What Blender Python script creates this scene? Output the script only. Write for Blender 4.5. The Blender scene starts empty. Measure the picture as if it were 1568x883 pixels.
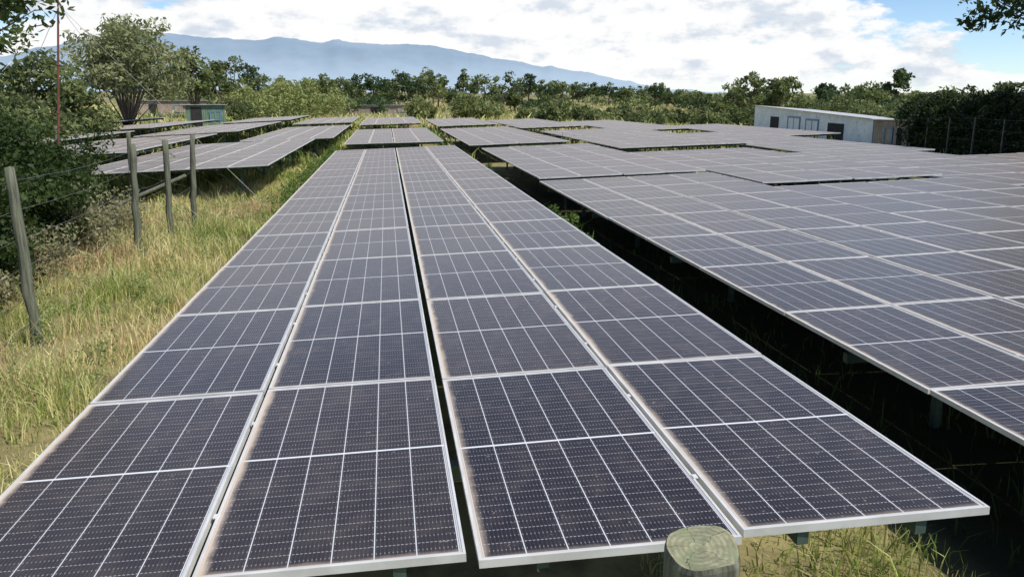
import bpy, numpy as np, random
from math import *
from mathutils import Vector, noise as mnoise
rng=np.random.default_rng(7); random.seed(7)
GZ=0.9
sc=bpy.context.scene
col=sc.collection
# ------------------------------------------------------------ helpers
class NT:
    def __init__(s,nt): s.nt=nt; s.n=nt.nodes; s.l=nt.links
    def node(s,t,**k):
        n=s.n.new(t)
        for a,b in k.items(): setattr(n,a,b)
        return n
    def link(s,a,b): s.l.new(a,b)
    def setin(s,sock,v):
        if isinstance(v,bpy.types.NodeSocket): s.l.new(v,sock)
        else: sock.default_value=v
    def m(s,op,a,b=0.0,c=None,clamp=False):
        n=s.n.new('ShaderNodeMath'); n.operation=op; n.use_clamp=clamp
        s.setin(n.inputs[0],a); s.setin(n.inputs[1],b)
        if c is not None: s.setin(n.inputs[2],c)
        return n.outputs[0]
    def mix(s,f,a,b,blend='MIX'):
        n=s.n.new('ShaderNodeMix'); n.data_type='RGBA'; n.blend_type=blend
        s.setin(n.inputs[0],f); s.setin(n.inputs[6],a); s.setin(n.inputs[7],b)
        return n.outputs[2]
    def ramp(s,x,lo,hi,a=0.0,b=1.0):
        n=s.n.new('ShaderNodeMapRange'); n.interpolation_type='SMOOTHSTEP'
        s.setin(n.inputs[0],x); s.setin(n.inputs[1],lo); s.setin(n.inputs[2],hi); s.setin(n.inputs[3],a); s.setin(n.inputs[4],b)
        return n.outputs[0]
    def noise(s,vec,scale,detail=4,rough=.55):
        n=s.n.new('ShaderNodeTexNoise'); n.inputs['Scale'].default_value=scale; n.inputs['Detail'].default_value=detail; n.inputs['Roughness'].default_value=rough
        if vec is not None: s.l.new(vec,n.inputs['Vector'])
        return n.outputs['Fac']
def newmat(name):
    m=bpy.data.materials.new(name); m.use_nodes=True
    nt=NT(m.node_tree); b=m.node_tree.nodes['Principled BSDF']
    return m,nt,b
def C(r,g,b): return (r,g,b,1)
def simple(name,c1,c2,scale=5,rough=.8,metal=0,bump=0):
    m,nt,b=newmat(name)
    tc=nt.node('ShaderNodeTexCoord')
    f=nt.noise(tc.outputs['Object'],scale)
    nt.link(nt.mix(nt.ramp(f,.35,.65),C(*c1),C(*c2)),b.inputs['Base Color'])
    b.inputs['Roughness'].default_value=rough; b.inputs['Metallic'].default_value=metal
    if bump:
        bn=nt.node('ShaderNodeBump'); bn.inputs['Strength'].default_value=bump; nt.link(nt.noise(tc.outputs['Object'],scale*4),bn.inputs['Height']); nt.link(bn.outputs[0],b.inputs['Normal'])
    return m
def obj(name,mesh,parent=None):
    o=bpy.data.objects.new(name,mesh); col.objects.link(o)
    if parent: o.parent=parent
    return o
def empty(name):
    o=bpy.data.objects.new(name,None); col.objects.link(o); o.empty_display_size=.2; return o
def mesh_np(name,V,F,mats,mi=None,uv=None,colr=None,smooth=False):
    me=bpy.data.meshes.new(name); V=np.asarray(V,dtype=np.float32); F=np.asarray(F,dtype=np.int32); k=F.shape[1]; m=len(F)
    me.vertices.add(len(V)); me.vertices.foreach_set('co',V.ravel())
    me.loops.add(m*k); me.loops.foreach_set('vertex_index',F.ravel())
    me.polygons.add(m); me.polygons.foreach_set('loop_start',np.arange(0,m*k,k,dtype=np.int32)); me.polygons.foreach_set('loop_total',np.full(m,k,dtype=np.int32))
    for x in mats: me.materials.append(x)
    if mi is not None: me.polygons.foreach_set('material_index',np.asarray(mi,dtype=np.int32))
    me.polygons.foreach_set('use_smooth',np.full(m,bool(smooth)))
    if uv is not None:
        l=me.uv_layers.new(name='UVMap'); l.data.foreach_set('uv',np.asarray(uv,dtype=np.float32).ravel())
    if colr is not None:
        a=me.attributes.new('tint','FLOAT_COLOR','POINT'); c=np.ones((len(V),4),dtype=np.float32); c[:,:3]=colr; a.data.foreach_set('color',c.ravel())
    me.update(calc_edges=True); me.validate(); return me
class Builder:
    def __init__(s): s.v=[];s.f=[];s.mi=[]
    def quadbox(s,p,mi=0):
        i=len(s.v); s.v+= [tuple(q) for q in p]
        for f in ((0,3,2,1),(4,5,6,7),(0,1,5,4),(1,2,6,5),(2,3,7,6),(3,0,4,7)): s.f.append(tuple(i+k for k in f)); s.mi.append(mi)
    def beam(s,p,q,w,h=None,mi=0):
        h=h or w; p=np.array(p,float);q=np.array(q,float);d=q-p;d/=np.linalg.norm(d)
        up=np.array([0,0,1.]) if abs(d[2])<.9 else np.array([0,1.,0])
        a=np.cross(d,up);a/=np.linalg.norm(a);b=np.cross(a,d)
        pts=[]
        for c in (p,q):
            for (i,j) in ((-1,-1),(1,-1),(1,1),(-1,1)): pts.append(c+a*i*w/2+b*j*h/2)
        s.quadbox(pts,mi)
    def tube(s,pts,rad,n=8,mi=0,cap=True):
        pts=[np.array(p,float) for p in pts]; i0=len(s.v)
        for k,p in enumerate(pts):
            d=(pts[min(k+1,len(pts)-1)]-pts[max(k-1,0)]); d/=np.linalg.norm(d)+1e-9
            up=np.array([1.,0,0]) if abs(d[2])>.7 else np.array([0,0,1.])
            a=np.cross(d,up);a/=np.linalg.norm(a);b=np.cross(d,a); r=rad[k] if hasattr(rad,'__len__') else rad
            for j in range(n):
                t=2*pi*j/n; s.v.append(tuple(p+r*(cos(t)*a+sin(t)*b)))
        for k in range(len(pts)-1):
            for j in range(n):
                s.f.append((i0+k*n+j,i0+k*n+(j+1)%n,i0+(k+1)*n+(j+1)%n,i0+(k+1)*n+j)); s.mi.append(mi)
    def mesh(s,name,mats,smooth=False):
        me=bpy.data.meshes.new(name); me.from_pydata(s.v,[],s.f)
        for m in mats: me.materials.append(m)
        me.polygons.foreach_set('material_index',s.mi)
        me.polygons.foreach_set('use_smooth',[bool(smooth)]*len(s.f))
        me.update(); return me
def sstep(x,a,b):
    t=np.clip((x-a)/(b-a),0,1); return t*t*(3-2*t)
def ground_z(x,y):
    x=np.asarray(x,float);y=np.asarray(y,float)
    r=np.hypot(x,y)
    z=.06*np.sin(x*.55+1)*np.cos(y*.4)+.03*np.sin(x*1.7)*np.sin(y*1.3+2)
    z=z+3.2*sstep(y-.1*x,75,230)*(1-.6*sstep(x,20,120))+.5*np.sin(x*.05)*np.sin(y*.04+1)*sstep(r,50,120)
    z=z-.35*sstep(x,24,34)*(1-sstep(y,70,100))
    z=z+12*sstep(r,300,1500)
    return z
CX,CY,CZ=1.854,-2.512,2.723
YAW=radians(10.3)
def S(az,dist):
    """ground position from bearing (deg clockwise from table axis) and distance from the camera"""
    a=radians(az); return CX+dist*sin(a), CY+dist*cos(a)
# ------------------------------------------------------------ materials
def leaf_mat(name,transl=.35,rough=.6):
    m,nt,b=newmat(name)
    at=nt.node('ShaderNodeAttribute',attribute_name='tint')
    nt.link(at.outputs['Color'],b.inputs['Base Color']); b.inputs['Roughness'].default_value=rough
    b.inputs['Specular IOR Level'].default_value=.3
    tr=nt.node('ShaderNodeBsdfTranslucent'); hs=nt.node('ShaderNodeHueSaturation'); hs.inputs['Value'].default_value=1.3; hs.inputs['Saturation'].default_value=1.1
    nt.link(at.outputs['Color'],hs.inputs['Color']); nt.link(hs.outputs[0],tr.inputs[0])
    mx=nt.node('ShaderNodeMixShader'); mx.inputs[0].default_value=transl
    nt.link(b.outputs[0],mx.inputs[1]); nt.link(tr.outputs[0],mx.inputs[2])
    nt.link(mx.outputs[0],m.node_tree.nodes['Material Output'].inputs[0]); return m
LEAF=leaf_mat('leaves'); GRASS=leaf_mat('grass_blades',.3,.7)
BARK=simple('bark',(.10,.075,.05),(.2,.16,.12),8,.9,0,.5)
STEEL=simple('painted_steel',(.05,.085,.07),(.10,.14,.115),3,.55,.3)
def wood_mat():
    m,nt,b=newmat('weathered_wood'); tc=nt.node('ShaderNodeTexCoord'); mp=nt.node('ShaderNodeMapping'); mp.inputs['Scale'].default_value=(30,30,1.6)
    nt.link(tc.outputs['Object'],mp.inputs[0]); g=nt.noise(mp.outputs[0],1.5,6,.7); g2=nt.noise(tc.outputs['Object'],7,5)
    c=nt.mix(nt.ramp(g,.3,.7),C(.05,.05,.034),C(.19,.195,.135)); c=nt.mix(nt.ramp(g2,.5,.7,0,.7),c,C(.11,.14,.075))
    nt.link(c,b.inputs['Base Color']); b.inputs['Roughness'].default_value=.9
    bn=nt.node('ShaderNodeBump'); bn.inputs['Strength'].default_value=.8; bn.inputs['Distance'].default_value=.01; nt.link(g,bn.inputs['Height']); nt.link(bn.outputs[0],b.inputs['Normal']); return m
WOOD=wood_mat()
def endgrain():
    m,nt,b=newmat('end_grain'); uv=nt.node('ShaderNodeTexCoord'); sx=nt.node('ShaderNodeSeparateXYZ'); nt.link(uv.outputs['Object'],sx.inputs[0])
    x0=nt.m('ADD',sx.outputs[0],.012)
    r=nt.m('SQRT',nt.m('ADD',nt.m('MULTIPLY',x0,x0),nt.m('MULTIPLY',sx.outputs[1],sx.outputs[1])))
    nz=nt.noise(uv.outputs['Object'],22,4); nz2=nt.noise(uv.outputs['Object'],60,6,.7)
    w=nt.m('SINE',nt.m('ADD',nt.m('MULTIPLY',r,560),nt.m('MULTIPLY',nz,10)))
    ang=nt.m('ARCTAN2',sx.outputs[1],x0); cr=nt.m('ABSOLUTE',nt.m('SINE',nt.m('ADD',nt.m('MULTIPLY',ang,2.5),nt.m('MULTIPLY',nz,5))))
    crack=nt.m('MULTIPLY',nt.ramp(cr,.0,.07,1,0),nt.ramp(r,.004,.02))
    c=nt.mix(nt.ramp(nz2,.3,.7),C(.19,.185,.11),C(.36,.345,.215)); c=nt.mix(nt.ramp(w,-1,1,0,.45),c,C(.14,.14,.08)); c=nt.mix(nt.ramp(nz,.46,.64,0,.7),c,C(.19,.225,.115)); c=nt.mix(nt.m('MULTIPLY',crack,.9),c,C(.03,.03,.02))
    nt.link(c,b.inputs['Base Color']); b.inputs['Roughness'].default_value=.95
    bn=nt.node('ShaderNodeBump'); bn.inputs['Strength'].default_value=.6; bn.inputs['Distance'].default_value=.003; nt.link(nt.m('SUBTRACT',nz2,crack),bn.inputs['Height']); nt.link(bn.outputs[0],b.inputs['Normal']); return m
ENDG=endgrain()
WIRE=simple('galvanised_wire',(.3,.3,.3),(.2,.18,.16),20,.5,.6)
def panel_mat():
    m,nt,b=newmat('solar_cells'); uvn=nt.node('ShaderNodeUVMap',uv_map='UVMap'); sx=nt.node('ShaderNodeSeparateXYZ'); nt.link(uvn.outputs[0],sx.inputs[0])
    U,V=sx.outputs[0],sx.outputs[1]
    u=nt.m('DIVIDE',nt.m('SUBTRACT',U,.012),.976)
    fu=nt.m('FRACT',nt.m('MULTIPLY',u,6)); eu=nt.m('MINIMUM',fu,nt.m('SUBTRACT',1,fu))
    lu=nt.ramp(eu,.010,.019,1,0)
    out=nt.m('MAXIMUM',nt.m('LESS_THAN',U,.008),nt.m('GREATER_THAN',U,.992))
    outv=nt.m('MAXIMUM',nt.m('LESS_THAN',V,.006),nt.m('GREATER_THAN',V,.994))
    mid=nt.m('LESS_THAN',nt.m('ABSOLUTE',nt.m('SUBTRACT',V,.5)),.0042)
    fv=nt.m('FRACT',nt.m('MULTIPLY',V,20)); ev=nt.m('MINIMUM',fv,nt.m('SUBTRACT',1,fv))
    lv=nt.ramp(ev,.012,.03,1,0)
    fd=nt.m('FRACT',nt.m('MULTIPLY',u,60)); dash=nt.m('ADD',nt.m('MULTIPLY',nt.m('GREATER_THAN',fd,.45),.45),.06)
    bus=nt.m('MULTIPLY',nt.m('LESS_THAN',nt.m('ABSOLUTE',nt.m('SUBTRACT',fd,.5)),.06),.05)
    fv2=nt.m('ABSOLUTE',nt.m('SUBTRACT',fv,.5)); pad=nt.m('MULTIPLY',nt.m('MULTIPLY',nt.m('LESS_THAN',fv2,.05),nt.m('LESS_THAN',nt.m('ABSOLUTE',nt.m('SUBTRACT',fd,.5)),.14)),.24)
    L=nt.m('MAXIMUM',nt.m('MULTIPLY',lu,.85),nt.m('MULTIPLY',lv,dash)); L=nt.m('MAXIMUM',L,nt.m('MAXIMUM',mid,nt.m('MULTIPLY',nt.m('MAXIMUM',out,outv),.7))); L=nt.m('MAXIMUM',L,nt.m('MAXIMUM',bus,pad))
    tc=nt.node('ShaderNodeTexCoord'); ob=tc.outputs['Object']
    n1=nt.noise(ob,.7,4,.6); n2=nt.noise(ob,6,5,.65); n3=nt.noise(ob,45,2,.6)
    at=nt.node('ShaderNodeAttribute',attribute_name='tint'); pv=nt.node('ShaderNodeSeparateXYZ'); nt.link(at.outputs['Color'],pv.inputs[0]); pr=pv.outputs[0]
    cell=nt.mix(nt.m('ADD',nt.m('MULTIPLY',pr,.6),nt.m('MULTIPLY',nt.ramp(n1,.35,.65),.4)),C(.006,.006,.014),C(.014,.011,.017))
    colr=nt.mix(L,cell,C(.70,.71,.72))
    ue=nt.m('ADD',U,nt.m('MULTIPLY',nt.m('SUBTRACT',n2,.5),.07))
    e1=nt.ramp(ue,.0,.05,1,0); ve=nt.m('ADD',V,nt.m('MULTIPLY',nt.m('SUBTRACT',n2,.5),.03)); e2=nt.ramp(ve,.0,.02,.5,0)
    film=nt.m('ADD',nt.m('ADD',.02,nt.m('MULTIPLY',pr,.025)),nt.m('MULTIPLY',nt.ramp(n2,.42,.72),.045)); spots=nt.m('MULTIPLY',nt.ramp(n3,.68,.75),.3)
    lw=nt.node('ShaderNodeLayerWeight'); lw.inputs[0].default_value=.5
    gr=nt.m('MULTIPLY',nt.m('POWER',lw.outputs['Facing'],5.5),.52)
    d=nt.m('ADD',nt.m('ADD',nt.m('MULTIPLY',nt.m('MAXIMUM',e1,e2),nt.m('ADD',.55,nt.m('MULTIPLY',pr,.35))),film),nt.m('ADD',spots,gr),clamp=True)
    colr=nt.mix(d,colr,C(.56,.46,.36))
    nt.link(colr,b.inputs['Base Color'])
    nt.link(nt.m('ADD',.18,nt.m('MULTIPLY',d,.6)),b.inputs['Roughness']); b.inputs['IOR'].default_value=1.45
    b.inputs['Specular IOR Level'].default_value=.42
    return m
PANEL=panel_mat()
ALU=simple('aluminium_frame',(.58,.57,.54),(.70,.69,.66),6,.5,.15)
BACK=simple('backsheet',(.3,.31,.32),(.4,.4,.4),3,.7)
# ------------------------------------------------------------ solar tables
PW,PL,W,L=1.035,1.742,1.06,1.757
def table(x0,y0,z0,cols=4,rows=8,tilt=2.4,shear=-.10,tilty=0.0):
    t=radians(tilt); ty=tan(radians(tilty))
    def M(a,b,h): return (x0+a*cos(t)-h*sin(t), y0+b+shear*a, z0+a*sin(t)+h*cos(t)+b*ty)
    V=[];F=[];mi=[];uv=[];CL=[]
    for c in range(cols):
        cs=.012 if c>=2 else -.008
        for r in range(rows):
            jz=rng.normal(0,.003,4); a0=c*W+.0125+cs; b0=r*L+.007+rng.normal(0,.004)+(.03 if c%2 else 0); a1=a0+PW;b1=b0+PL; k=.011
            i=len(V); pr=rng.random()
            O=[(a0,b0),(a1,b0),(a1,b1),(a0,b1)]; I=[(a0+k,b0+k),(a1-k,b0+k),(a1-k,b1-k),(a0+k,b1-k)]
            V+= [M(p[0],p[1],jz[j]) for j,p in enumerate(O)]
            V+= [M(p[0],p[1],jz[j]) for j,p in enumerate(I)]
            V+= [M(p[0],p[1],jz[j]-.003) for j,p in enumerate(I)]
            V+= [M(p[0],p[1],jz[j]-.035) for j,p in enumerate(O)]
            CL+=[(pr,pr,pr)]*16
            for j in range(4):
                n=(j+1)%4
                F.append((i+j,i+n,i+4+n,i+4+j));mi.append(1);uv+=[(0,0)]*4
                F.append((i+12+j,i+12+n,i+n,i+j));mi.append(1);uv+=[(0,0)]*4
                F.append((i+4+j,i+4+n,i+8+n,i+8+j));mi.append(1);uv+=[(0,0)]*4
            F.append((i+8,i+9,i+10,i+11));mi.append(0);uv+=[(0,0),(1,0),(1,1),(0,1)]
            F.append((i+15,i+14,i+13,i+12));mi.append(2);uv+=[(0,0)]*4
    root=empty('solar_panel_table')
    me=mesh_np('panels',V,F,[PANEL,ALU,BACK],mi,uv,colr=np.array(CL)); obj('panels',me,root)
    B=Builder(); wid=cols*W; ln=rows*L
    for c in range(cols):
        for o in (.28,.78): B.beam(M(c*W+o,.05,-.07),M(c*W+o,ln,-.07),.05,.06)
    nb=max(2,int(ln/3.4)+1)
    for i in range(nb):
        b=.9+(ln-1.6)*i/(nb-1)
        B.beam(M(.05,b,-.14),M(wid-.05,b,-.14),.06,.08)
        for a in (.9,wid-.9):
            p=M(a,b,-.17); g=float(ground_z(p[0],p[1]))
            B.beam(p,(p[0],p[1],g-.1),.06)
            q=M(a+(.7 if a<1 else -.7),b,-.18); B.beam((p[0],p[1],g+(p[2]-g)*.35),q,.04)
    obj('support_frame',B.mesh('support_frame',[STEEL]),root)
    B=Builder()
    for c in range(1,cols):
        for r in range(rows):
            for f in (.25,.75):
                if c==2: continue
                p=M(c*W+.004,(r+f)*L,.001); B.beam((p[0]-.011,p[1],p[2]),(p[0]+.011,p[1],p[2]),.03,.005)
    obj('clamps',B.mesh('clamps',[ALU]),root)
    return root
G=GZ
T=[ # x0,y0,z0,rows,tilt,cols
 (0,0,G,13,2.4,4),
 (5.45,-2.24,G-.13,9,2.4,4),(5.5,13.85,G-.08,6,2.2,4),
 (10.0,-3.2,G-.03,8,2.2,4),(10.1,11.4,G+.0,5,2.0,4),
 (14.5,-3.0,G-.05,7,2.0,4),(14.7,9.9,G+.02,5,1.8,4),
 (19.1,-3,G-.1,6,2.0,4),(19.3,8.4,G-.05,5,2.0,4),
 (23.8,-1,G-.2,6,2.0,4),
 (5.2,26,G-.05,9,2.0,4),(10.6,22.6,G+.0,8,2.0,5),(16.6,18.9,G-.05,8,2.0,4),
 (5.3,45.5,G+.0,9,2.0,4),(10.3,41,G+.02,9,2.0,4),(15.7,36.5,G+0,9,2.0,4),(21.6,31,G-.1,8,2.0,4),
 (0,27.6,G-.05,8,1.5,4),(0,46,G+.1,9,2.0,4),
 (-4.9,31,G-.08,9,2.0,4),(-4.9,49.5,G+.05,9,2.0,4),
 (-6.6,17.0,G-.12,7,2.6,5),(-11.9,22.5,G-.15,7,3,5),(-11.3,36.5,G-.1,9,3,5),
 (-17.5,26,G-.2,8,3,5),(-17.3,42,G-.1,9,3,5),(-23.5,31,G-.1,9,3,5),(-23,49,G-.05,9,3,5),(-10.9,54,G+.0,8,3,5),(-29,40,G-.1,10,3,5),
]
for x,y,z,r,t,c in T: table(x,y,z,c,r,t)
# ------------------------------------------------------------ ground
def axis_pts(lim):
    a=[0];s=.5
    while a[-1]<lim: a.append(a[-1]+s); s*=1.045 if a[-1]>20 else 1.0
    a=np.array(a); return np.concatenate([-a[:0:-1],a])
ax=axis_pts(6000); X,Y=np.meshgrid(ax,ax+20,indexing='ij'); n=len(ax)
V=np.stack([X,Y,ground_z(X,Y)],-1).reshape(-1,3)
ii,jj=np.meshgrid(np.arange(n-1),np.arange(n-1),indexing='ij'); k=(ii*n+jj).ravel()
F=np.stack([k,k+n,k+n+1,k+1],-1)
m,nt,b=newmat('dry_grass_ground'); tc=nt.node('ShaderNodeTexCoord'); ob=tc.outputs['Object']
a1=nt.noise(ob,.12,6,.6); a2=nt.noise(ob,2.5,6,.7); a3=nt.noise(ob,.02,5,.6)
c=nt.mix(nt.ramp(a1,.4,.6),C(.28,.24,.11),C(.13,.16,.045)); c=nt.mix(nt.ramp(a2,.35,.75),c,C(.12,.10,.055)); c=nt.mix(nt.ramp(a3,.45,.62,0,.6),c,C(.32,.29,.14))
sx=nt.node('ShaderNodeSeparateXYZ'); nt.link(ob,sx.inputs[0])
painted_shade=nt.m('MULTIPLY',nt.ramp(sx.outputs[0],4.8,5.4),nt.m('MULTIPLY',nt.ramp(sx.outputs[0],26,29,1,0),nt.ramp(sx.outputs[1],16,22,1,0)))  # shade under the right-hand tables, painted into the ground colour
c=nt.mix(nt.m('MULTIPLY',painted_shade,.92),c,C(.02,.022,.012))
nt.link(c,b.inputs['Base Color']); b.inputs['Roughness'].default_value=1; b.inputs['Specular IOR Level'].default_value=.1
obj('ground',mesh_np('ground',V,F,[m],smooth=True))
# ------------------------------------------------------------ foliage generators
def leaves_arrays(cent,rad,n,size,c1,c2,flat=.0,shell=.35):
    k=len(cent); d=rng.normal(size=(k,n,3)); d/=np.linalg.norm(d,axis=2,keepdims=True)
    r=(shell+(1-shell)*rng.random((k,n,1))**.6)
    p=cent[:,None,:]+d*r*rad[:,None,:]
    p=p.reshape(-1,3); N=len(p)
    a=rng.normal(size=(N,3)); a/=np.linalg.norm(a,axis=1,keepdims=True); a[:,2]*=(1-flat)
    b=np.cross(a,rng.normal(size=(N,3))); b/=np.linalg.norm(b,axis=1,keepdims=True)+1e-9
    s=size*(.5+rng.random((N,1)))
    V=np.stack([p-a*s,p-b*s*.45,p+a*s,p+b*s*.45],1).reshape(-1,3)
    tk=rng.random((k,1,1))*.7+rng.random((k,n,1))*.3
    col_=(np.array(c1)*(1-tk)+np.array(c2)*tk).reshape(-1,3); col_=np.repeat(col_,4,0)
    return V,col_
def fol_mesh(name,parts,mat):
    V=np.concatenate([p[0] for p in parts]); Cc=np.concatenate([p[1] for p in parts])
    F=np.arange(len(V)).reshape(-1,4); return mesh_np(name,V,F,[mat],colr=Cc)
def crown(center,R,nclump,nleaf,size,c1,c2,clr=.28,hollow=.3,under=-.5):
    center=np.array(center);R=np.array(R)
    d=rng.normal(size=(nclump*3,3)); d/=np.linalg.norm(d,axis=1,keepdims=True); d=d[d[:,2]>under][:nclump]
    r=(hollow+(1-hollow)*rng.random((len(d),1))**.5)*(.75+.4*rng.random((len(d),1)))
    cent=center+d*r*R
    rad=np.mean(R)*clr*(.6+.8*rng.random((len(d),1)))*np.array([1.15,1.15,.75])
    V,cc=leaves_arrays(cent,rad,nleaf,size,c1,c2)
    return (V,cc),cent
OL1,OL2=(.10,.13,.045),(.24,.27,.10)
DK1,DK2=(.03,.055,.02),(.10,.14,.05)
LG1,LG2=(.18,.22,.07),(.36,.38,.15)
def tree(name,x,y,h,R,c1,c2,nc=60,nl=60,size=.16,trunk=.3,base=.35,multi=1,clr=.28,z0=None):
    g=float(ground_z(x,y)) if z0 is None else z0
    root=empty(name)
    cz=g+h*(base+1)/2; Rz=h*(1-base)/2
    part,cent=crown((x,y,cz),(R,R,Rz),nc,nl,size,c1,c2,clr)
    obj('foliage',fol_mesh('foliage',[part],LEAF),root)
    B=Builder()
    fork=np.array([x+rng.normal(0,.1*R),y,g+h*base*.8])
    B.tube([(x,y,g-.2),(x+rng.normal(0,.04*h),y,g+h*base*.4),fork],[trunk,trunk*.8,trunk*.65],8)
    idx=rng.permutation(len(cent))[:max(6,nc//4)]
    for i in idx:
        e=cent[i]; mid=fork*.5+e*.5+np.array([0,0,.04*h])+rng.normal(0,.05*R,3); B.tube([fork,mid,e],[trunk*.4,trunk*.2,trunk*.06],5)
    obj('trunk_and_limbs',B.mesh('trunk_and_limbs',[BARK],True),root); return root
x,y=S(-18.2,62); tree('broadleaf_tree',x,y,8.9,4.0,(.14,.16,.065),(.36,.37,.19),140,90,.17,.2,.04,clr=.25)
x,y=S(-14.5,90); tree('broadleaf_tree',x,y,8.5,2.6,DK1,OL2,60,60,.25,.3,.15)
x,y=S(-31.0,17); tree('overhanging_tree',x,y,6.8,2.7,DK1,(.16,.21,.06),80,90,.09,.14,.46,clr=.2)
x,y=S(-29.0,27); tree('overhanging_tree',x,y,8.0,2.8,DK1,(.16,.21,.06),50,80,.11,.15,.35,clr=.2)
x,y=S(-24.0,46); tree('broadleaf_tree',x,y,4.9,2.4,DK1,OL2,50,60,.17,.2,.2)
x,y=S(51.3,35); tree('overhanging_tree',x,y,9.9,4.9,DK1,(.09,.13,.04),110,110,.15,.28,.40,clr=.2)
parts=[];BT=Builder()
def belt(px_az,dist,top_h,R,c1,c2,nc=26,nl=34,size=.33,base=.2):
    x,y=S(px_az,dist); g=float(ground_z(x,y)); h=top_h
    p,cent=crown((x,y,g+h*(base+1)/2),(R,R,h*(1-base)/2),nc,nl,size,c1,c2,.30); parts.append(p)
    BT.tube([(x,y,g-.3),(x+rng.normal(0,.2),y,g+h*.6)],[.18,.1],5)
    for i in range(3):
        BT.tube([(x,y,g+h*.3),tuple(cent[rng.integers(len(cent))])],[.1,.04],4)
az=-16
while az<48:
    if az<12: d=rng.uniform(115,165); hh=rng.choice([3.4,5,6.4,8])*rng.uniform(.8,1.1)
    elif az<27: d=rng.uniform(140,190); hh=rng.uniform(2.6,5.6)
    else: d=rng.uniform(90,130); hh=rng.choice([2.4,3.4,4.8,6.2])*rng.uniform(.85,1.1)
    c=[(DK1,DK2),(DK1,OL2),(OL1,OL2)][rng.integers(3)]
    belt(az,d,hh,rng.uniform(1.2,3.2),c[0],c[1],nc=22,size=.28)
    az+=rng.uniform(.3,1.0)
for i in range(75):
    az=rng.uniform(-30,50); d=rng.uniform(105,190); belt(az,d,rng.uniform(1.6,3.2),rng.uniform(2.5,5),*[(OL1,OL2),(DK1,DK2),(DK1,OL2)][rng.integers(3)],nc=14,nl=30,base=.0)
root=empty('distant_trees'); obj('foliage',fol_mesh('belt_foliage',parts,LEAF),root); obj('trunks',BT.mesh('belt_trunks',[BARK]),root)
def bush(name,blobs,c1,c2,nc,nl,size,clr=.3):
    ps=[crown((x,y,float(ground_z(x,y))+h*.42),(rx,ry,h*.58),nc,nl,size,c1,c2,clr,under=-.8)[0] for x,y,rx,ry,h in blobs]
    return obj(name,fol_mesh(name,ps,LEAF))
def SB(az,d,r,h): x,y=S(az,d); return (x,y,r,r,h)
bush('acacia_shrubs',[SB(-8.3,84,3.2,4.6),SB(-6.5,88,3,5.0),SB(-10.5,95,2.6,4),SB(-4.5,96,3.2,4.0)],LG1,LG2,40,60,.2)
bush('acacia_shrubs',[SB(6.8,84,2.2,3.8),SB(8.0,88,2.4,3.0),SB(12,84,2.2,2.2),SB(2.8,86,2,2.8)],OL1,LG2,40,60,.2)
bush('dark_bushes',[SB(-25,42,2.6,2.8),SB(-22,46,2,2.4),SB(-28,38,3,2.8),SB(-11,78,1.6,2.4),SB(-31,30,2.5,2.6)],DK1,OL2,40,80,.13)
bl=[]
for az in np.arange(13,36,1.2): bl.append(SB(az+rng.normal(0,.3),rng.uniform(72,84),rng.uniform(1.3,2.4),rng.uniform(1.4,2.6)))
bush('undergrowth',bl,DK1,OL2,22,50,.2)
bl=[]
p0=np.array(S(57,27)); p1=np.array(S(40.5,46)); 
for t in np.linspace(0,1,32): q=p0*(1-t)+p1*t; bl.append((q[0],q[1],1.1,1.0,3.05+.3*rng.random()))
bush('hedge',bl,(.012,.022,.008),(.055,.085,.025),48,100,.09,.35)
bl=[]
for t in np.linspace(0,1,16): q=p1*(1-t)+np.array(S(33,78))*t; bl.append((q[0]+3,q[1],1.8,1.8,2.6+.8*rng.random()))
bush('bushes',bl,DK1,OL2,26,60,.15,.35)
bl=[(-4.3,6.4,1.2,1.2,2.6),(-4.6,8.3,1.3,1.3,2.95),(-4.9,10.3,1.3,1.4,2.85),(-5.4,12.4,1.3,1.4,2.6),(-6.2,14.6,1.5,1.5,2.4),(-3.9,7.4,.95,.9,2.1),(-4.1,9.4,.9,.9,1.9),(-4.6,11.4,.9,1.0,1.7),(-3.7,5.4,.8,.9,1.7)]
bush('climbing_bush',bl,(.012,.024,.006),(.065,.10,.024),60,200,.045,.3)
bl=[(-3.4,8.2,.5,.6,1.1),(-3.5,10.2,.6,.6,1.2),(-3.7,12,.6,.8,1.0),(-3.3,6.6,.4,.5,.9)]
bush('dry_scrub',bl,(.18,.17,.08),(.40,.37,.22),40,100,.03,.4)
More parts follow.
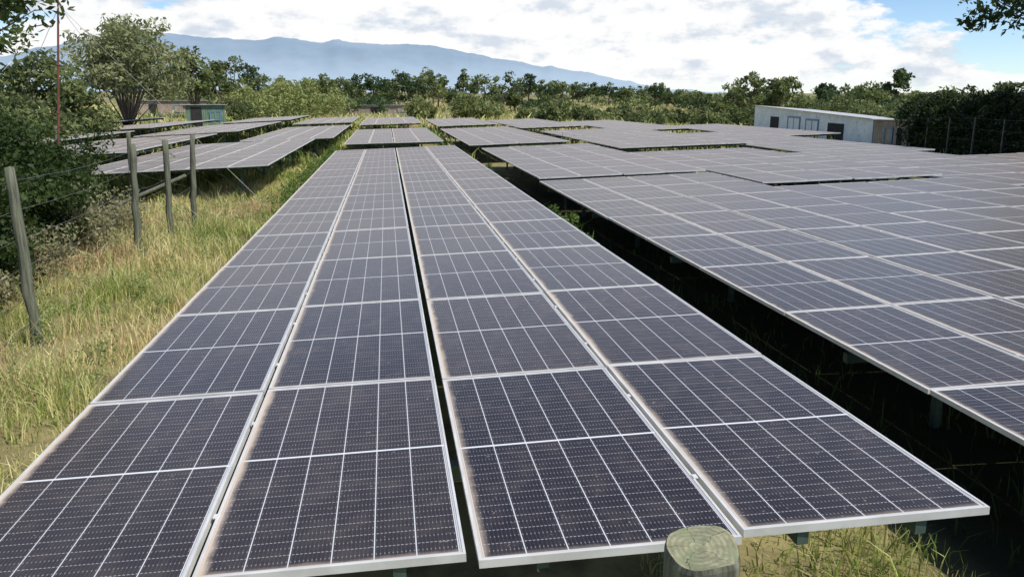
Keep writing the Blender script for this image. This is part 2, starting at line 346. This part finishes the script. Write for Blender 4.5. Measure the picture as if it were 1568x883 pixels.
# ------------------------------------------------------------ grass
def grass(name,regions):
    P=[];H=[];Wd=[];CC=[]
    for (x0,x1,y0,y1,dens,h,w,pal) in regions:
        n=int((x1-x0)*(y1-y0)*dens); x=rng.uniform(x0,x1,n); y=rng.uniform(y0,y1,n)
        f=np.sin(x*3.3+1.9*np.sin(y*1.7+.6*x))*np.sin(y*2.3+2.1*np.sin(x*1.4))
        f2=np.sin(x*.9+2+1.5*np.sin(y*.6))*np.sin(y*.75+.5+np.sin(x*1.1))
        keep=rng.random(n)<.62+.38*f; x,y,f,f2=x[keep],y[keep],f[keep],f2[keep]; n=len(x)
        P.append(np.stack([x,y,ground_z(x,y)-.02],1)); H.append(h*(.25+1.0*rng.random(n)**1.3)*(.8+.5*f)*(1+.25*f2)); Wd.append(np.full(n,w)*(.6+.8*rng.random(n)))
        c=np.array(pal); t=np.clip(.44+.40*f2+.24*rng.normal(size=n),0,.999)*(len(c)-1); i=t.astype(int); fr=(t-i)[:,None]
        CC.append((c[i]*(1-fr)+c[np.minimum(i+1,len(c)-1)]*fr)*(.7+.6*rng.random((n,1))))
    P=np.concatenate(P);H=np.concatenate(H)[:,None];Wd=np.concatenate(Wd)[:,None];CC=np.concatenate(CC);n=len(P)
    th=rng.uniform(0,2*pi,n); a=np.stack([np.cos(th),np.sin(th),np.zeros(n)],1)
    ld=rng.uniform(0,2*pi,n); le=(rng.random((n,1))**1.2)*.95*H; l=np.stack([np.cos(ld),np.sin(ld),np.zeros(n)],1)*le; up=np.array([0,0,1.])
    v0=P-a*Wd;v1=P+a*Wd;m0=P+l*.35+up*H*.6; v2=m0+a*Wd*.7;v3=m0-a*Wd*.7; t0=P+l+up*H*.9; v4=t0+a*Wd*.15;v5=t0-a*Wd*.15
    V=np.stack([v0,v1,v2,v3,v4,v5],1).reshape(-1,3); k=np.arange(n)*6
    F=np.concatenate([np.stack([k,k+1,k+2,k+3],1),np.stack([k+3,k+2,k+4,k+5],1)])
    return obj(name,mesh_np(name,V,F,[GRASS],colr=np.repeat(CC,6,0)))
DRY=[(.56,.38,.22),(.72,.64,.36),(.60,.56,.26),(.38,.42,.12),(.18,.26,.05)]
MIX=[(.60,.54,.26),(.42,.43,.14),(.24,.31,.07),(.13,.2,.04)]
GRN=[(.28,.38,.08),(.16,.25,.05),(.09,.16,.03)]
SHD=[(.07,.10,.03),(.04,.07,.018),(.03,.05,.012)]  # blade colours with the shade below the right-hand tables painted in
grass('grass',[
 (-3.6,.35,-1.5,9,1500,.29,.0045,DRY),(-3.9,.3,9,20,800,.34,.007,DRY),(-4.5,0,16,27,300,.4,.012,MIX),
 (-1.0,0.2,13,24,350,.45,.012,GRN),
 (3.2,5.1,-1.5,3,1100,.20,.005,[(.34,.26,.15),(.38,.39,.13),(.24,.32,.07),(.1,.16,.04)]),(4.3,5.2,8,24,160,.5,.012,GRN),
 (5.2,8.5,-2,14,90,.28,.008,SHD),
 (-1,5,21,28,160,.4,.02,GRN),(4.6,5.3,24,62,60,.7,.03,MIX),(9.6,10.6,24,60,60,.7,.03,GRN),
 (-9,-5,12,24,120,.5,.02,MIX),(-30,0,20,90,14,.6,.05,MIX),(0,40,45,95,14,.6,.05,DRY),(24,36,10,60,20,.5,.04,MIX),
 (9,27,20,46,20,.5,.03,MIX),(-60,60,62,150,5,.8,.1,DRY)])
grass('tall_weeds',[(-2.9,-1.2,.5,6,60,.9,.004,[(.42,.22,.14),(.55,.40,.24),(.3,.3,.12)]),(-3,-.8,7,16,30,.75,.007,[(.55,.46,.25),(.2,.28,.07)])])
bl=[(-.5,y,.35,.5,rng.uniform(.5,.95)) for y in np.arange(14,30,1.0)]+[(5.0,y,.25,.45,rng.uniform(.4,.7)) for y in (8.3,9.3,10.4,12,13,15,17,19,21)]
bush('weeds',bl,(.05,.09,.02),(.18,.26,.06),12,50,.03,.4)
bl=[(rng.uniform(-3.2,-.9),rng.uniform(1,15),.12,.12,rng.uniform(.2,.6)) for i in range(90)]
bush('leafy_weeds',bl,(.12,.18,.05),(.34,.40,.14),6,18,.018,.55)
# ------------------------------------------------------------ fences
def post(B,x,y,h,r,lean=(0,0),mi=0):
    g=float(ground_z(x,y)); pts=[];rad=[]
    for i in range(9):
        t=i/8; pts.append((x+lean[0]*t*h+rng.normal(0,.009),y+lean[1]*t*h,g-.2+(h+.2)*t)); rad.append(r*(1.08-.2*t)*(1+rng.normal(0,.05)))
    B.tube(pts,rad,10,mi)
    i=len(B.v); B.v.append((pts[-1][0],pts[-1][1],pts[-1][2]+.01))
    for j in range(10): B.f.append((i-10+j,i-10+(j+1)%10,i)); B.mi.append(mi)
    return pts
root=empty('wire_fence'); B=Builder(); WB=Builder()
fp=[(-1.75,-1.2,2.0),(-2.1,5.6,2.0),(-2.5,10,1.95),(-2.4,11.5,1.98),(-2.3,12.8,2.0),(-5.0,17.2,1.9),(-8.8,22,1.9)]
ln_=[.05,-.02,.055,.045,.07,.05,.05]
for (x,y,h),le in zip(fp,ln_): post(B,x,y,h,.055,(le,0))
for i in range(len(fp)-1):
    for k in range(6):
        h=.25+k*.32; a,b_=fp[i],fp[i+1]; pts=[]
        for t in np.linspace(0,1,9):
            le=ln_[i]*(1-t)+ln_[i+1]*t
            pts.append((a[0]*(1-t)+b_[0]*t+le*h-.05,a[1]*(1-t)+b_[1]*t,h+.0-.05*sin(pi*t)+rng.normal(0,.004)))
        WB.tube(pts,.0024,4)
B.tube([(-2.35,12.75,1.15),(-3.5,12.1,.65),(-4.5,11.6,.1)],.04,8)
obj('posts',B.mesh('posts',[WOOD],True),root); obj('wires',WB.mesh('wires',[WIRE]),root)
def fpost():
    root=empty('wooden_fence_post'); root.location=(2.43,-1.42,0)
    B=Builder(); N=28; n=40; h=1.87; r=.071
    prof=lambda a:r*(1+.03*sin(2*a+1)+.02*sin(5*a)+.008*sin(11*a))
    for i in range(N):
        t=i/(N-1); z=-.2+(h+.2)*t; s=1.04-.04*t
        if i==N-1: z=h; s=.95
        if i==N-2: z=h-.01
        for j in range(n):
            a=2*pi*j/n; B.v.append((prof(a)*s*cos(a),prof(a)*s*sin(a),z+(.005*sin(a*3)+.004*sin(a+1) if i>=N-2 else 0)))
    for i in range(N-1):
        for j in range(n): B.f.append((i*n+j,i*n+(j+1)%n,(i+1)*n+(j+1)%n,(i+1)*n+j)); B.mi.append(0)
    c=len(B.v); B.v.append((0,0,h+.001))
    for j in range(n): B.f.append(((N-1)*n+j,(N-1)*n+(j+1)%n,c)); B.mi.append(1)
    obj('post',B.mesh('post',[WOOD,ENDG]),root)
fpost()
root=empty('boundary_fence'); B=Builder(); q0=np.array(S(55.5,25.2)); q1=np.array(S(40.3,43)); pts=[]
for t in np.linspace(0,1,9):
    q=q0*(1-t)+q1*t; g=float(ground_z(*q)); B.beam((q[0],q[1],g-.1),(q[0],q[1],g+2.0),.05); pts.append((q[0],q[1],g))
for hh in (.5,1.0,1.5,1.95): B.tube([(p[0],p[1],p[2]+hh) for p in pts],.004,4)
obj('posts_and_wires',B.mesh('posts_and_wires',[simple('weathered_post',(.10,.09,.08),(.16,.14,.12),6)]),root)
root=empty('radio_mast'); mx_,my_=S(-22.2,21); B=Builder(); mh=5.2
B.tube([(mx_-.6,my_,-.1),(mx_-.3,my_,mh*.5),(mx_,my_,mh)],[.036,.032,.022],8)
for z in (1.2,2.4,3.6): B.tube([(mx_-.6+z*.11,my_,z-.04),(mx_-.6+z*.11,my_,z+.04)],.05,8)
obj('pole',B.mesh('pole',[simple('rusty_steel',(.20,.06,.045),(.12,.05,.04),8,.7)]),root)
B=Builder()
for dx,dy in ((5,-2),(-4,3),(1,6),(-2,-5)): B.tube([(mx_,my_,mh*.96),(mx_+dx,my_+dy,.05)],.005,4)
obj('guy_wires',B.mesh('guy_wires',[WIRE]),root)
# ------------------------------------------------------------ buildings
def corr(name,c1,c2,c3,rough=.5):
    m,nt,b=newmat(name); tc=nt.node('ShaderNodeTexCoord'); ob=tc.outputs['Object']; n1=nt.noise(ob,1.2,5,.65); n2=nt.noise(ob,5,5)
    c=nt.mix(nt.ramp(n1,.4,.6),C(*c1),C(*c2)); c=nt.mix(nt.ramp(n2,.58,.72),c,C(*c3)); nt.link(c,b.inputs['Base Color']); b.inputs['Roughness'].default_value=rough; return m
WHT=corr('whitewashed_sheet',(.82,.85,.87),(.68,.74,.78),(.5,.45,.4)); RUST=corr('rusty_sheet',(.36,.29,.23),(.26,.2,.15),(.46,.42,.36)); ROOFM=corr('roof_sheet',(.5,.5,.49),(.4,.4,.4),(.34,.28,.24)); BLUE=simple('blue_paint',(.10,.22,.40),(.14,.28,.45),5,.5); DARK=simple('dark_interior',(.015,.015,.015),(.03,.03,.03),5,.9)
def shed(name,A,Bp,depth,z0,hA,hB,wall,items,over=.25,fr=.07):
    root=empty(name); A=np.array(A);Bp=np.array(Bp); d=Bp-A; ln=np.linalg.norm(d); d/=ln; nrm=np.array([-d[1],d[0]]); 
    if nrm@(np.array([CX,CY])-A)<0: nrm=-nrm
    def Pt(s,o,z): q=A+d*s+nrm*o; return (q[0],q[1],z0+z)
    B=Builder()
    def corrwall(f0,f1,h0,h1):
        f0=np.array(f0);f1=np.array(f1);L_=np.linalg.norm(f1-f0);n=int(L_/.09); dd=(f1-f0)/L_; nn=np.array([-dd[1],dd[0]]); i0=len(B.v)
        for i in range(n+1):
            q=f0+dd*L_*i/n+nn*(.012 if i%2 else -.012); B.v.append((q[0],q[1],z0)); B.v.append((q[0],q[1],z0+h0+(h1-h0)*i/n))
        for i in range(n): B.f.append((i0+2*i,i0+2*i+2,i0+2*i+3,i0+2*i+1)); B.mi.append(0)
    a2=A-nrm*depth;b2=Bp-nrm*depth; bk=-.35
    corrwall(A,Bp,hA,hB); corrwall(b2,a2,hB+bk,hA+bk); corrwall(Bp,b2,hB,hB+bk); corrwall(a2,A,hA+bk,hA)
    obj('walls',B.mesh('walls',[wall]),root)
    B=Builder(); t=.04
    lo=[Pt(-over,over,hA+.02),Pt(ln+over,over,hB+.02),Pt(ln+over,-depth-over,hB+bk-.03),Pt(-over,-depth-over,hA+bk-.03)]
    B.quadbox(lo+[(p[0],p[1],p[2]+t) for p in lo]); obj('roof',B.mesh('roof',[ROOFM]),root)
    B=Builder()
    def box(u0,u1,v0,v1,o0,o1,mi): B.quadbox([Pt(u0,o0,v0),Pt(u1,o0,v0),Pt(u1,o1,v0),Pt(u0,o1,v0),Pt(u0,o0,v1),Pt(u1,o0,v1),Pt(u1,o1,v1),Pt(u0,o1,v1)],mi)
    for s0,s1,za,zb,kind in items:
        box(s0,s1,za,zb,.03,.045,{'door':0,'win':0,'open':1}[kind])
        if kind!='open' :
            for (u0,u1,v0,v1) in ((s0-fr,s0,za-fr,zb+fr),(s1,s1+fr,za-fr,zb+fr),(s0,s1,zb,zb+fr),(s0,s1,za-fr,za)): box(u0,u1,v0,v1,.03,.08,2)
        if kind=='win':
            mm=(s0+s1)/2; box(mm-.04,mm+.04,za,zb,.045,.07,2)
    obj('doors_and_windows',B.mesh('doors_and_windows',[wall,DARK,BLUE]),root); return root
sA=np.array(S(38.0,46)); sB=np.array(S(29.7,66))
def along(az):
    a=radians(az); r=np.array([sin(a),cos(a)]); d=sB-sA; ln=np.linalg.norm(d); d=d/ln; o=np.array([CX,CY])-sA
    Mx=np.array([[d[0],-r[0]],[d[1],-r[1]]]); s,t=np.linalg.solve(Mx,o); return s
shed('corrugated_shed',sA,sB,5,-.6,2.15,2.75,WHT,[(along(36.1),along(35.0),.1,1.75,'open'),(along(34.3),along(33.5),.3,1.8,'win'),(along(33.0),along(32.2),.4,1.9,'win'),(along(31.5),along(30.9),.4,1.9,'open')],fr=.13)
sC=S(40.3,43.8); sD=S(38.15,45.6)
shed('rusty_shed',sC,sD,4,-.5,2.05,2.0,RUST,[(.4,.75,.1,1.6,'open'),(1.1,1.6,.1,1.6,'door')])
a=S(-15,68);b_=S(-12.3,68); shed('farm_hut',a,b_,3,-.1,2.3,2.3,simple('green_wall',(.10,.17,.12),(.16,.22,.15),3),[(.4,1.3,.2,2.1,'open'),(2,2.8,1,1.7,'win')])
a=S(-18,100);b_=S(-13.5,100); shed('farm_building',a,b_,5,.3,2.2,2.2,RUST,[(1,2,.2,1.8,'open'),(4,5,.8,1.6,'win')])
a=S(-4,105);b_=S(2.3,105); shed('farm_building',a,b_,6,.1,1.7,1.7,RUST,[(1,2,.2,1.4,'open'),(5,7,.4,1.4,'open'),(9,10,.8,1.4,'win')])
# ------------------------------------------------------------ mountains
def mountain():
    n=420; m_=60; V=[]; az0,az1=-40,62
    ctrl=[(-40,1.2),(-28,2.4),(-22,3.9),(-16,4.75),(-12,4.5),(-7,4.65),(-3,4.45),(1,4.4),(3.5,4.45),(6,3.9),(9,3.3),(13,2.75),(17,2.1),(22,1.0),(30,.4),(45,.3),(62,.2)]
    ca=[c[0] for c in ctrl]; ce=[c[1] for c in ctrl]
    for i in range(n):
        az=az0+(az1-az0)*i/(n-1); e=np.interp(az,ca,ce)+.22*mnoise.fractal(Vector((az*.45,3,0)),.8,2.1,6)
        for j in range(m_):
            t=j/(m_-1); D=9000-4500*(1-t); a=radians(az)
            f=mnoise.fractal(Vector((az*.22+1.5*t,t*3.5,1.7)),1,2,4)
            hz=D*tan(radians(max(e,.1)))*(t**1.25)*(1+.28*f*sin(pi*t))
            V.append((CX+D*sin(a),CY+D*cos(a),hz-10))
    F=[(i*m_+j,(i+1)*m_+j,(i+1)*m_+j+1,i*m_+j+1) for i in range(n-1) for j in range(m_-1)]
    m,nt,b=newmat('hazy_mountain'); tc=nt.node('ShaderNodeTexCoord'); f=nt.noise(tc.outputs['Object'],.0011,8,.65)
    sx=nt.node('ShaderNodeSeparateXYZ'); nt.link(tc.outputs['Object'],sx.inputs[0])
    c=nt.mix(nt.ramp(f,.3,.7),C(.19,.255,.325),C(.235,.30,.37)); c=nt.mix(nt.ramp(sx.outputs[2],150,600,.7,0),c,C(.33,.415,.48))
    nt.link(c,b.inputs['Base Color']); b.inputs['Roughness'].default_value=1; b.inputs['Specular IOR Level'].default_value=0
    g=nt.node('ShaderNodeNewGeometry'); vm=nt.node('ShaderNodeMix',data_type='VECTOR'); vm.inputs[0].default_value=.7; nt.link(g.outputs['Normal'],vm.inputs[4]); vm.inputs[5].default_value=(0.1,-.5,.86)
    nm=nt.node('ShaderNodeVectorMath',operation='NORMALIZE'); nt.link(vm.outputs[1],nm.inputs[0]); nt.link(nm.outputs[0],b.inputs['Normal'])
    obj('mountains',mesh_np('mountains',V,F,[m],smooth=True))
mountain()
# ------------------------------------------------------------ sky
w=bpy.data.worlds.new('World'); sc.world=w; w.use_nodes=True; nt=NT(w.node_tree)
SUN_EL=54; SUN_AZ=128
sky=nt.node('ShaderNodeTexSky',sky_type='NISHITA'); sky.sun_disc=False; sky.sun_elevation=radians(SUN_EL); sky.sun_rotation=radians(SUN_AZ); sky.dust_density=.6; sky.altitude=1800
bg=w.node_tree.nodes['Background']; nt.link(nt.mix(1.0,sky.outputs[0],C(.88,.97,1.05),'MULTIPLY'),bg.inputs[0]); bg.inputs[1].default_value=.145
tc=nt.node('ShaderNodeTexCoord'); dv=tc.outputs['Generated']; sx=nt.node('ShaderNodeSeparateXYZ'); nt.link(dv,sx.inputs[0]); x_,y_,z_=sx.outputs
azm=nt.m('MULTIPLY',nt.m('ARCTAN2',x_,y_),180/pi)
mp=nt.node('ShaderNodeMapping'); mp.inputs['Scale'].default_value=(1,1,2.4); mp.inputs['Location'].default_value=(.3,.1,.0); nt.link(dv,mp.inputs[0])
f1=nt.noise(mp.outputs[0],5.5,11,.60); 
top=nt.m('SUBTRACT',.21,nt.m('MULTIPLY',nt.m('MAXIMUM',nt.m('SUBTRACT',azm,24),0),.0075))
bias=nt.m('MULTIPLY',nt.m('SUBTRACT',top,z_),4.0); bias=nt.m('MINIMUM',nt.m('MAXIMUM',bias,-.08),.22)
dens=nt.m('ADD',f1,bias)
mask=nt.ramp(dens,.54,.61)
mask=nt.m('MULTIPLY',mask,nt.ramp(z_,.0,.035,.55,1))
mp2=nt.node('ShaderNodeMapping'); mp2.inputs['Scale'].default_value=(1,1,2.4); mp2.inputs['Location'].default_value=(.31,.1,.035); nt.link(dv,mp2.inputs[0])
f2=nt.noise(mp2.outputs[0],5.5,11,.60); f3=nt.noise(dv,14,8,.62)
lit=nt.m('ADD',nt.m('MULTIPLY',nt.m('SUBTRACT',f1,f2),3.5),nt.m('ADD',.6,nt.m('MULTIPLY',nt.m('SUBTRACT',f3,.5),1.2)))
cc=nt.mix(nt.ramp(lit,.15,.6),C(.68,.75,.84),C(1,1,1))
bc=nt.node('ShaderNodeBackground'); nt.link(cc,bc.inputs[0]); bc.inputs[1].default_value=1.0
mx=nt.node('ShaderNodeMixShader'); nt.link(mask,mx.inputs[0]); nt.link(bg.outputs[0],mx.inputs[1]); nt.link(bc.outputs[0],mx.inputs[2]); nt.link(mx.outputs[0],w.node_tree.nodes['World Output'].inputs[0])
sl=bpy.data.lights.new('sun','SUN'); sl.energy=5; sl.angle=radians(.5); sl.color=(1,.95,.87); so=obj('sun',sl)
el,aza=radians(SUN_EL),radians(SUN_AZ); to=Vector((sin(aza)*cos(el),cos(aza)*cos(el),sin(el))); so.rotation_euler=(-to).to_track_quat('-Z','Y').to_euler()
# ------------------------------------------------------------ camera
cam=bpy.data.cameras.new('camera'); co=obj('camera',cam); co.location=(CX,CY,CZ); co.rotation_euler=(radians(90-11.34),0,-YAW)
cam.sensor_width=36; cam.lens=36*1040/1568; cam.shift_y=-81/1568; cam.clip_end=30000; cam.clip_start=.05
sc.camera=co
sc.view_settings.view_transform='Standard'; sc.view_settings.look='None'; sc.view_settings.exposure=0
